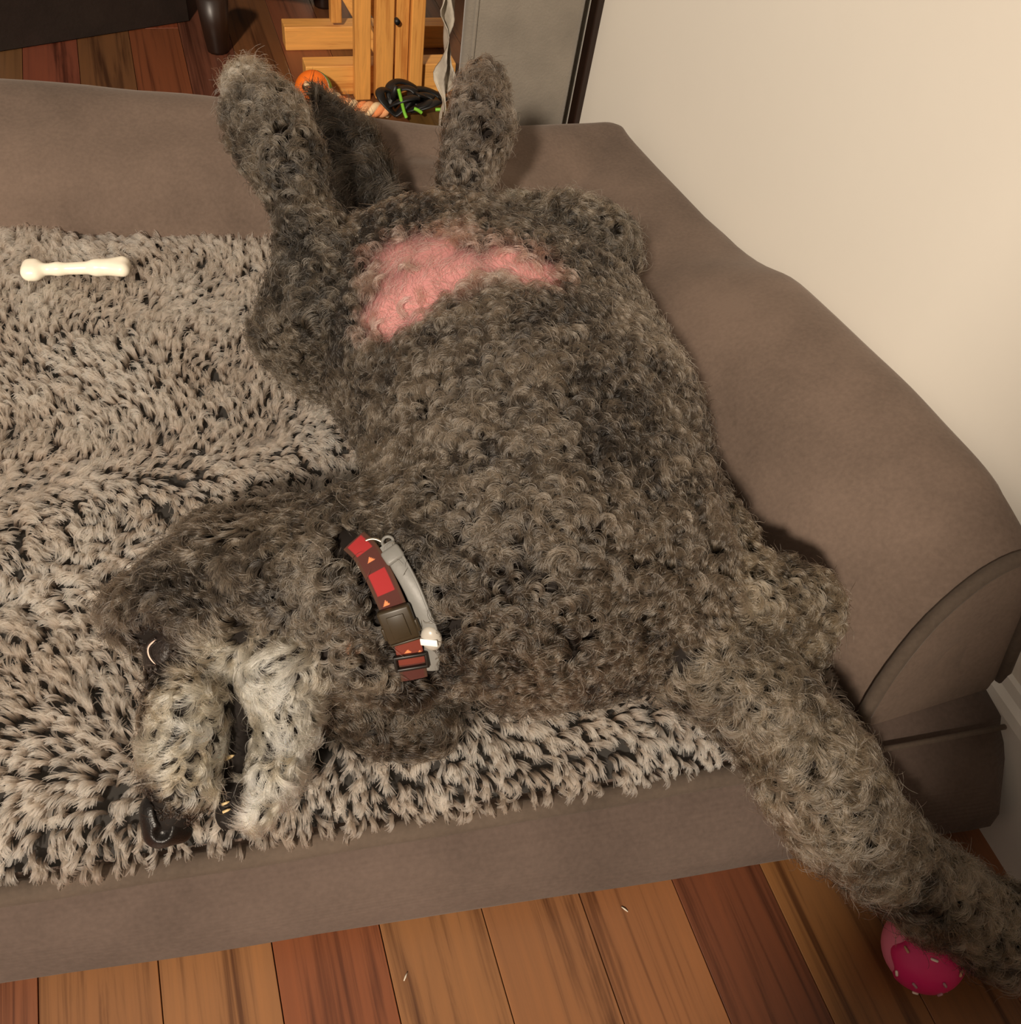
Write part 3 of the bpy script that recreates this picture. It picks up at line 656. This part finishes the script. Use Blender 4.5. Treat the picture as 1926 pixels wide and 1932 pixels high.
def plaid(u, v):
    base = np.array(lin((78, 32, 24)))
    if abs(v) > 0.8: base = np.array(lin((74, 44, 28)))
    for uc, hw in ((0.08, 0.06), (0.345, 0.065)):
        if abs(u-uc) < hw and -0.6 < v < 0.75: base = np.array(lin((160, 34, 36)))
    if 0.70 < u < 0.88: base = np.array(lin((116, 46, 30)))
    for uc, vc in ((0.20, 0.0), (0.455, 0.35), (0.775, 0.1), (0.80, -0.75)):
        du = (u-uc)/0.028; dv = (v-vc)/0.26
        if 0 <= du+0.5 <= 1 and abs(dv) < (du+0.5): base = np.array(lin((236, 140, 88)))
    return base
fr = ribbon(COLLAR, 0.017, 0.0018, 240); C_, Tn, Sd, Ns = fr
col_o = empty('dog_collar', tuple(C_[120])); tag(col_o, 'red and brown plaid dog collar with a dark buckle around the dog\'s neck', 'dog collar')
t = NT('plaid_webbing'); a_ = t.n('ShaderNodeAttribute'); a_.attribute_name = 'print'; t.l(a_.outputs['Color'], t.b.inputs['Base Color']); t.b.inputs['Roughness'].default_value = 0.75
wv = t.n('ShaderNodeTexNoise'); wv.inputs['Scale'].default_value = 1800; bp_ = t.n('ShaderNodeBump'); bp_.inputs['Strength'].default_value = 0.4; bp_.inputs['Distance'].default_value = 0.0006
t.l(wv.outputs['Fac'], bp_.inputs['Height']); t.l(bp_.outputs['Normal'], t.b.inputs['Normal'])
put(obj('strap', ribbon_mesh('strap', fr, 0.017, 0.0022, plaid, 24), t.m), col_o)
def frame_at(f): i = int(f*239); return Vector(C_[i]), Matrix((Tn[i], Sd[i], Ns[i])).transposed()
olive = plain('dark_olive_plastic', srgb(52, 42, 26), 0.4, spec=0.5)
p, Rm = frame_at(0.585); bm = bmesh.new()
add_box(bm, p+Rm @ Vector((0, 0, 0.0028)), (0.0235, 0.021, 0.0065), Rm, 0.0018)
put(obj('buckle', bm, olive), col_o); bk = COL.objects['buckle']
bm = bmesh.new(); add_box(bm, p+Rm @ Vector((0.0005, 0, 0.0063)), (0.016, 0.011, 0.0012), Rm, 0.0004); b2 = obj('buckle_plate', bm, olive); b2.parent = bk
for sd in (-1, 1):
    b2 = obj('buckle_prong', box(p+Rm @ Vector((0.004, sd*0.0105, 0.0030)), (0.009, 0.0026, 0.0040), Rm, 0.001), olive); b2.parent = bk
    b2 = obj('buckle_rib', box(p+Rm @ Vector((0.0125, 0, 0.0035+sd*0.0012)), (0.0016, 0.019, 0.0014), Rm, 0.0005), olive); b2.parent = bk
p, Rm = frame_at(0.86); bm = bmesh.new()
for dx in (-0.0045, 0.0045): add_box(bm, p+Rm @ Vector((dx, 0, 0.0022)), (0.0024, 0.0215, 0.003), Rm, 0.0008)
for dy in (-0.0098, 0.0098): add_box(bm, p+Rm @ Vector((0, dy, 0.0022)), (0.0114, 0.0022, 0.003), Rm, 0.0008)
put(obj('strap_slider', bm, plain('black_plastic', srgb(26, 22, 18), 0.4)), col_o)
metal = plain('brushed_steel', srgb(172, 164, 148), 0.38, metal=1.0)
p = Vector(DRING[0]); i0 = 14; Rm = Matrix((Tn[i0], Sd[i0], Ns[i0])).transposed()
ring = [p+Rm @ Vector((0.0098*math.cos(a), 0.0102*math.sin(a), -0.0010-0.0042*(math.cos(a)+math.sin(a)))) for a in np.linspace(0, 2*math.pi, 40)]
put(obj('d_ring', tube(ring, 0.0010, 8, cap=False), metal), col_o)

ff = ribbon(FLEA, 0.010, 0.003, 90); FC, FT, FS, FN = ff
flea = empty('flea_collar', tuple(FC[45])); tag(flea, 'plain grey rubbery flea collar worn beside the plaid collar', 'flea collar')
greyp = plain('grey_rubber', srgb(122, 121, 117), 0.45, spec=0.4, bump=0.1)
put(obj('strap', ribbon_mesh('strap', ff, 0.0105, 0.0040, None, 8), greyp), flea)
put(obj('strap_ridge', tube([FC[i]-FS[i]*0.0048+FN[i]*0.0016 for i in range(8, 62)], 0.0009, 8), greyp), flea)
ffm = lambda i: Matrix((FT[i], FS[i], FN[i])).transposed()
put(obj('end_cap', box(Vector(FC[10])+Vector(FN[10])*0.001, (0.010, 0.0125, 0.0055), ffm(10), 0.0018), greyp), flea)
bm = bmesh.new(); bmesh.ops.create_uvsphere(bm, u_segments=24, v_segments=16, radius=1)
bmesh.ops.transform(bm, matrix=Matrix.Translation(Vector(FC[64])+Vector(FN[64])*0.001) @ ffm(64).to_4x4() @ Matrix.Diagonal((0.0095, 0.0070, 0.0050, 1)), verts=bm.verts)
cl = put(obj('clasp', bm, plain('pale_grey_plastic', srgb(180, 174, 164), 0.3)), flea)
bd = obj('clasp_glint', box(Vector(FC[64])+ffm(64) @ Vector((0, 0, 0.0058)), (0.0052, 0.0112, 0.0014), ffm(64), 0.0006), plain('glint_white', srgb(250, 248, 244), 0.12)); bd.parent = cl  # white bar paints the highlight across the clasp
rg = [Vector(FC[1])+ffm(3) @ Vector((0.0035*math.cos(a)-0.001, 0.0035*math.sin(a)-0.002, 0.001)) for a in np.linspace(0, 2*math.pi, 24)]
put(obj('loop', tube(rg, 0.0010, 8, cap=False), greyp), flea)

# ------------------------------------------------------------------ things on and around the bed
bone_m = plain('ivory_chew', srgb(252, 242, 222), 0.25, spec=0.5, noise=0.05, nscale=60)
A, B_ = Vector((-0.155, 0.778, 0.141)), Vector((-0.071, 0.768, 0.143)); ax = (B_-A).normalized(); sd = ax.cross(Vector((0, 0, 1))).normalized()
bp_ = [('b', np.array(A+sd*o), r, np.array(A+sd*o+ax*0.004), r) for o, r in ((0.005, 0.0078), (-0.0055, 0.0074))]
bp_ += [('b', np.array(A), 0.0062, np.array(A.lerp(B_, 0.3)), 0.0056), ('b', np.array(A.lerp(B_, 0.3)), 0.0056, np.array(A.lerp(B_, 0.72)), 0.0066)]
bp_ += [('b', np.array(A.lerp(B_, 0.72)), 0.0066, np.array(B_+sd*o*0.8), 0.0072) for o in (0.0055, -0.0065)]
bv, bq = solid(bp_, [], 0.0012, 0.005); bo = obj('chew_bone', np_mesh('chew_bone', bv, bq), bone_m)
tag(bo, 'small shiny ivory chew bone lying on the shaggy mat', 'bone')

def sphere(c, r, u=32, v=20, rot=None, sc=(1, 1, 1)):
    bm = bmesh.new(); bmesh.ops.create_uvsphere(bm, u_segments=u, v_segments=v, radius=r)
    bmesh.ops.transform(bm, matrix=Matrix.Translation(c) @ (rot.to_4x4() if rot else Matrix()) @ Matrix.Diagonal((*sc, 1)), verts=bm.verts); return bm
bc = Vector((0.4385, -0.0145, 0.0315)); ball = empty('toy_ball', (bc.x, bc.y, 0)); tag(ball, 'bright pink ball toy with icing and raised sprinkles on the floor under the front paw', 'dog toy')
put(obj('ball_body', sphere(bc, 0.0298), plain('pale_pink_rubber', srgb(236, 130, 160), 0.45)), ball)
axis = Vector((-0.10, -0.52, 0.42)).normalized(); Rq = axis.to_track_quat('Z', 'Y').to_matrix()
bm = bmesh.new(); rings = []
for i in range(15):
    row = []
    for j in range(60):
        lim = 1.42+0.10*math.sin(j/60*2*math.pi*7); th = lim*i/14; rr = 0.0316-(0.0016 if i == 14 else 0); ph = j/60*2*math.pi
        row.append(bm.verts.new(bc+Rq @ Vector((rr*math.sin(th)*math.cos(ph), rr*math.sin(th)*math.sin(ph), rr*math.cos(th)))))
    rings.append(row)
for a, b in zip(rings[:-1], rings[1:]):
    for j in range(60): bm.faces.new((a[j], a[(j+1) % 60], b[(j+1) % 60], b[j]))
bmesh.ops.remove_doubles(bm, verts=bm.verts, dist=1e-5)
ic = put(obj('icing', bm, plain('hot_pink_rubber', srgb(214, 34, 108), 0.4, spec=0.5)), ball)
spr = [(0.35, 0.3, 0), (0.62, 2.2, 1), (0.8, 3.6, 3), (0.95, 5.2, 0), (0.55, 4.6, 3), (1.12, 4.3, 1), (1.2, 0.5, 2), (0.9, 1.3, 3), (1.15, 2.6, 0), (1.05, 5.9, 1), (0.15, 4.0, 3), (1.2, 3.4, 1)]
smat = [plain('sprinkle_%d' % i, srgb(*c), 0.35) for i, c in enumerate(((196, 150, 120), (250, 236, 224), (110, 150, 220), (178, 130, 140)))]
for k, (th, ph, ci) in enumerate(spr):
    n_ = Vector((math.sin(th)*math.cos(ph), math.sin(th)*math.sin(ph), math.cos(th))); q = Rq @ n_; tdir = q.orthogonal().normalized(); tdir.rotate(Matrix.Rotation(k*1.7, 3, q))
    o = obj('sprinkle', tube([bc+q*0.0318-tdir*0.0026, bc+q*0.0322-tdir*0.0020, bc+q*0.0322+tdir*0.0020, bc+q*0.0318+tdir*0.0026], [0.0006, 0.0011, 0.0011, 0.0006], 8), smat[ci]); o.parent = ic

# orange ball on a rope, behind the bed
oc = Vector((0.2165, 1.306, 0.030)); rt = empty('rope_toy', (oc.x, oc.y, 0)); tag(rt, 'orange and green ball toy on a striped knotted rope, on the floor behind the bed', 'dog toy')
oax = Vector((-0.50, -0.55, 0.50)).normalized(); Ro = oax.to_track_quat('Z', 'Y').to_matrix()
def cap_part(name, t0, t1, r, m):
    bm = bmesh.new(); rows = [[bm.verts.new(oc+Ro @ Vector((r*math.sin(t)*math.cos(p), r*math.sin(t)*math.sin(p), r*math.cos(t)))) for p in np.linspace(0, 2*math.pi, 33)[:-1]] for t in np.linspace(t0, t1, 14)]
    for a, b in zip(rows[:-1], rows[1:]):
        for j in range(32): bm.faces.new((a[j], a[(j+1) % 32], b[(j+1) % 32], b[j]))
    return put(obj(name, bm, m), rt)
cap_part('front_half', 0.20, 1.30, 0.0292, plain('orange_rubber', srgb(250, 120, 30), 0.45))
cap_part('seam_band', 1.28, 1.46, 0.0284, plain('white_rubber', srgb(236, 226, 190), 0.5))
cap_part('back_half', 1.44, 3.1, 0.0290, plain('green_rubber', srgb(120, 170, 60), 0.45))
hole = [oc+Ro @ Vector((0.0062*math.cos(p), 0.0062*math.sin(p), 0.0275)) for p in np.linspace(0, 2*math.pi, 24)]
put(obj('hole_rim', tube(hole, 0.0011, 6, cap=False), plain('deep_orange', srgb(190, 80, 20), 0.5)), rt)
rp = catmull([tuple(oc+oax*0.020), tuple(oc+oax*0.034+Vector((0.006, 0, 0.002))), (0.232, 1.290, 0.034), (0.252, 1.282, 0.022), (0.274, 1.279, 0.016), (0.300, 1.275, 0.014), (0.324, 1.272, 0.013)], 90)
tn = unit(np.gradient(rp, axis=0)); sd_ = unit(np.cross(tn, np.array([[0, 0, 1.0]]))); up_ = np.cross(sd_, tn)
rope_c = [srgb(240, 150, 96), srgb(246, 214, 170), srgb(236, 170, 120)]
for k in range(3):
    tw = np.linspace(0, 2*math.pi*4.5, 90)+k*2*math.pi/3; am = np.interp(np.linspace(0, 1, 90), [0, .2, .4, .65, .7, .75, 1], [.002, .003, .0062, .0062, .004, .0062, .0056])
    pts = rp+am[:, None]*(np.cos(tw)[:, None]*sd_+np.sin(tw)[:, None]*up_)
    put(obj('rope_strand', tube(pts, list(am*0.95), 8), plain('rope_cotton_%d' % k, rope_c[k], 0.9, spec=0.1, bump=0.6, bscale=900)), rt)

# black strap tangle with lime trim
tg = empty('leash_bundle', (0.36, 1.285, 0)); tag(tg, 'black leash heaped in front of the pine posts, with lime green trim', 'leash')
rr_ = random.Random(4)
for k in range(6):
    c0 = Vector((0.35+0.012*k-0.012, 1.285+rr_.uniform(-0.012, 0.012), 0.0)); ph = rr_.uniform(0, 6.28); ra = rr_.uniform(0.016, 0.027)
    pts = [c0+Vector((ra*1.2*math.cos(ph+a), ra*0.8*math.sin(ph+a), 0.010+0.022*abs(math.sin(a*0.8+k))*(1.25 if k < 3 else 0.7))) for a in np.linspace(0, 5.2, 40)]
    put(obj('strap', tube(pts, 0.0075, 8, flat=0.35), M['black']), tg)
lime = plain('lime_trim', srgb(130, 200, 60), 0.5)
for pts in ([(0.338, 1.262, 0.052), (0.342, 1.258, 0.036), (0.346, 1.254, 0.020), (0.349, 1.250, 0.012)], [(0.398, 1.258, 0.019), (0.408, 1.255, 0.020), (0.420, 1.252, 0.017), (0.432, 1.250, 0.013)], [(0.362, 1.255, 0.024), (0.368, 1.253, 0.022), (0.374, 1.252, 0.018)]):
    put(obj('trim', tube(catmull(pts, 20), 0.0028, 6), lime), tg)
put(obj('clip', tube([(0.331, 1.266, 0.034), (0.332, 1.265, 0.046), (0.334, 1.264, 0.056)], [0.004, 0.005, 0.003], 8), M['black']), tg)

# pine stand behind the bed
rk = empty('pine_stand', (0.33, 1.38, 0)); tag(rk, 'honey coloured pine stand with low foot rails and upright posts behind the bed', 'wooden stand')
def stick(name, c, s, m, rot=None): return put(obj(name, box(c, s, rot, 0.0016), m, smooth=False), rk)
stick('foot_rail', (0.334, 1.362, 0.0235), (0.244, 0.032, 0.046), M['pine_h'])
stick('foot_rail', (0.345, 1.510, 0.0190), (0.282, 0.032, 0.038), M['pine_h'])
for x0, x1, y, th in ((0.2855, 0.3105, 1.337, 0.017), (0.319, 0.347, 1.341, 0.020), (0.3515, 0.3720, 1.345, 0.016), (0.3735, 0.3950, 1.338, 0.018)):
    stick('post', ((x0+x1)/2, y, 0.36), (x1-x0, th, 0.72), M['pine'])
stick('post', (0.290, 1.500, 0.36), (0.018, 0.02, 0.63), M['pine'])
for (a, b) in (((0.292, 1.49, 0.115), (0.345, 1.47, 0.030)), ((0.305, 1.44, 0.150), (0.352, 1.43, 0.075))):
    a, b = Vector(a), Vector(b); d = b-a; Rs = d.to_track_quat('X', 'Z').to_matrix()
    stick('brace', a-d*1.5+d*1.25, (d.length*3.5, 0.014, 0.018), M['pine_h'], Rs)
put(obj('bolt', tube([(0.3505, 1.334, 0.120), (0.3505, 1.326, 0.120)], 0.0042, 12), M['black']), rk)
put(obj('top_rail', box((0.334, 1.43, 0.735), (0.27, 0.22, 0.022), bevel=0.003), M['pine_h'], smooth=False), rk)

# grey upholstered piece between the stand and the wall
gp = empty('grey_sofa', (0.47, 1.21, 0)); tag(gp, 'grey fabric side of a tall seat standing between the pine stand and the cream wall', 'furniture')
fpr = [(0.386, 1.124), (0.560, 1.121), (0.566, 1.290), (0.447, 1.305)]
bm = loft([[(x, y, z) for x, y in fpr] for z in (0.016, 0.65)]); bmesh.ops.bevel(bm, geom=list(bm.edges), offset=0.013, segments=3, affect='EDGES', profile=0.5)
put(obj('arm', bm, M['grey_fabric']), gp)
put(obj('arm_seam', tube([(0.402, 1.1225, z) for z in np.linspace(0.02, 0.62, 20)], 0.0028, 8), M['grey_fabric']), gp)
put(obj('base', box((0.49, 1.205, 0.008), (0.11, 0.14, 0.016)), M['black'], smooth=False), gp)
rows = []
for i in range(36):
    z = 0.004+0.30*i/35; wd_ = 0.011+0.007*math.sin(z*62+0.6)+0.004*math.sin(z*131); x0 = 0.3845-0.009*(z/0.3); row = []
    for j in range(15):
        a = j/14; row.append((x0+(a-0.5)*2*wd_*0.75, 1.162-0.010*math.sin(a*9+z*40)-0.006*math.sin(z*90+a*4)+0.012*a, z+0.003*math.sin(a*12+z*70)))
    rows.append(row+[(x, y+0.003, z2) for x, y, z2 in row[::-1]])
tag(obj('hanging_cloth', loft(rows), M['white_fabric']), 'pale crumpled cloth hanging down the left side of the grey seat', 'cloth')
# dark seat with a block foot, upper left
ch = empty('dark_armchair', (0.12, 1.75, 0)); tag(ch, 'dark armchair with a tapered block foot on the boards behind the bed', 'armchair')
bm = loft([[(-0.9, 1.42, z), (-0.228, 1.505, z), (0.06, 1.60, z), (0.06, 2.2, z), (-0.9, 2.2, z)] for z in (0.002, 0.09)])
put(obj('shade_block', bm, M['dark_leather'], smooth=False), ch)  # dark block added where shadow falls on the floor under the seat
for x, y in ((0.095, 1.50), (0.30, 1.66), (-0.35, 1.60), (-0.3, 2.1), (0.28, 2.1)):
    pts = [(x, y, 0.0), (x, y, 0.004), (x, y, 0.03), (x, y, 0.085)]
    put(obj('foot', tube(pts, [0.017, 0.018, 0.021, 0.026], 12), M['dark_wood']), ch)
lv = [('c', np.array((-0.55, 1.66, 0.13)), 0.055, np.array((0.23, 1.58, 0.13)), 0.055), ('c', np.array((-0.55, 2.1, 0.14)), 0.06, np.array((0.25, 2.1, 0.14)), 0.06),
      ('c', np.array((0.24, 1.60, 0.13)), 0.055, np.array((0.25, 2.1, 0.14)), 0.055), ('c', np.array((-0.5, 1.85, 0.15)), 0.07, np.array((0.2, 1.85, 0.15)), 0.07), ('c', np.array((-0.55, 1.66, 0.13)), 0.055, np.array((-0.55, 2.1, 0.14)), 0.06)]
cv, cq = solid(lv, [], 0.008, 0.05); put(obj('seat_base', np_mesh('seat_base', cv, cq), M['dark_leather']), ch)
lv = [('c', np.array((-0.5, 1.64+k*0.15, 0.24)), 0.055, np.array((0.20, 1.57+k*0.15, 0.24)), 0.055) for k in range(4)]
cv, cq = solid(lv, [], 0.008, 0.06); put(obj('seat_cushion', np_mesh('seat_cushion', cv, cq), M['red_leather']), ch)
lv = [('c', np.array((-0.5, 2.2, 0.25)), 0.07, np.array((0.2, 2.18, 0.25)), 0.07), ('c', np.array((-0.5, 2.24, 0.5)), 0.07, np.array((0.2, 2.22, 0.5)), 0.07), ('c', np.array((-0.5, 2.22, 0.37)), 0.07, np.array((0.2, 2.2, 0.37)), 0.07)]
cv, cq = solid(lv, [], 0.01, 0.06); put(obj('backrest', np_mesh('backrest', cv, cq), M['dark_leather']), ch)

# crumbs on the boards in front of the bed
for k, (x, y, a, lab) in enumerate(((0.0510, 0.0921, 0.9, 'tiny pale straw crumb on the floor boards in front of the bed'), (0.2304, 0.0860, 2.2, 'tiny pale thread on the boards right below the front of the dog bed'))):
    d = Vector((math.cos(a), math.sin(a), 0)); o = obj('crumb', tube([Vector((x, y, 0.0009))-d*0.003, Vector((x, y, 0.0013)), Vector((x, y, 0.0009))+d*0.003], [0.0004, 0.0007, 0.0004], 6), bpy.data.materials['pale_throw']); tag(o, lab, 'crumb')
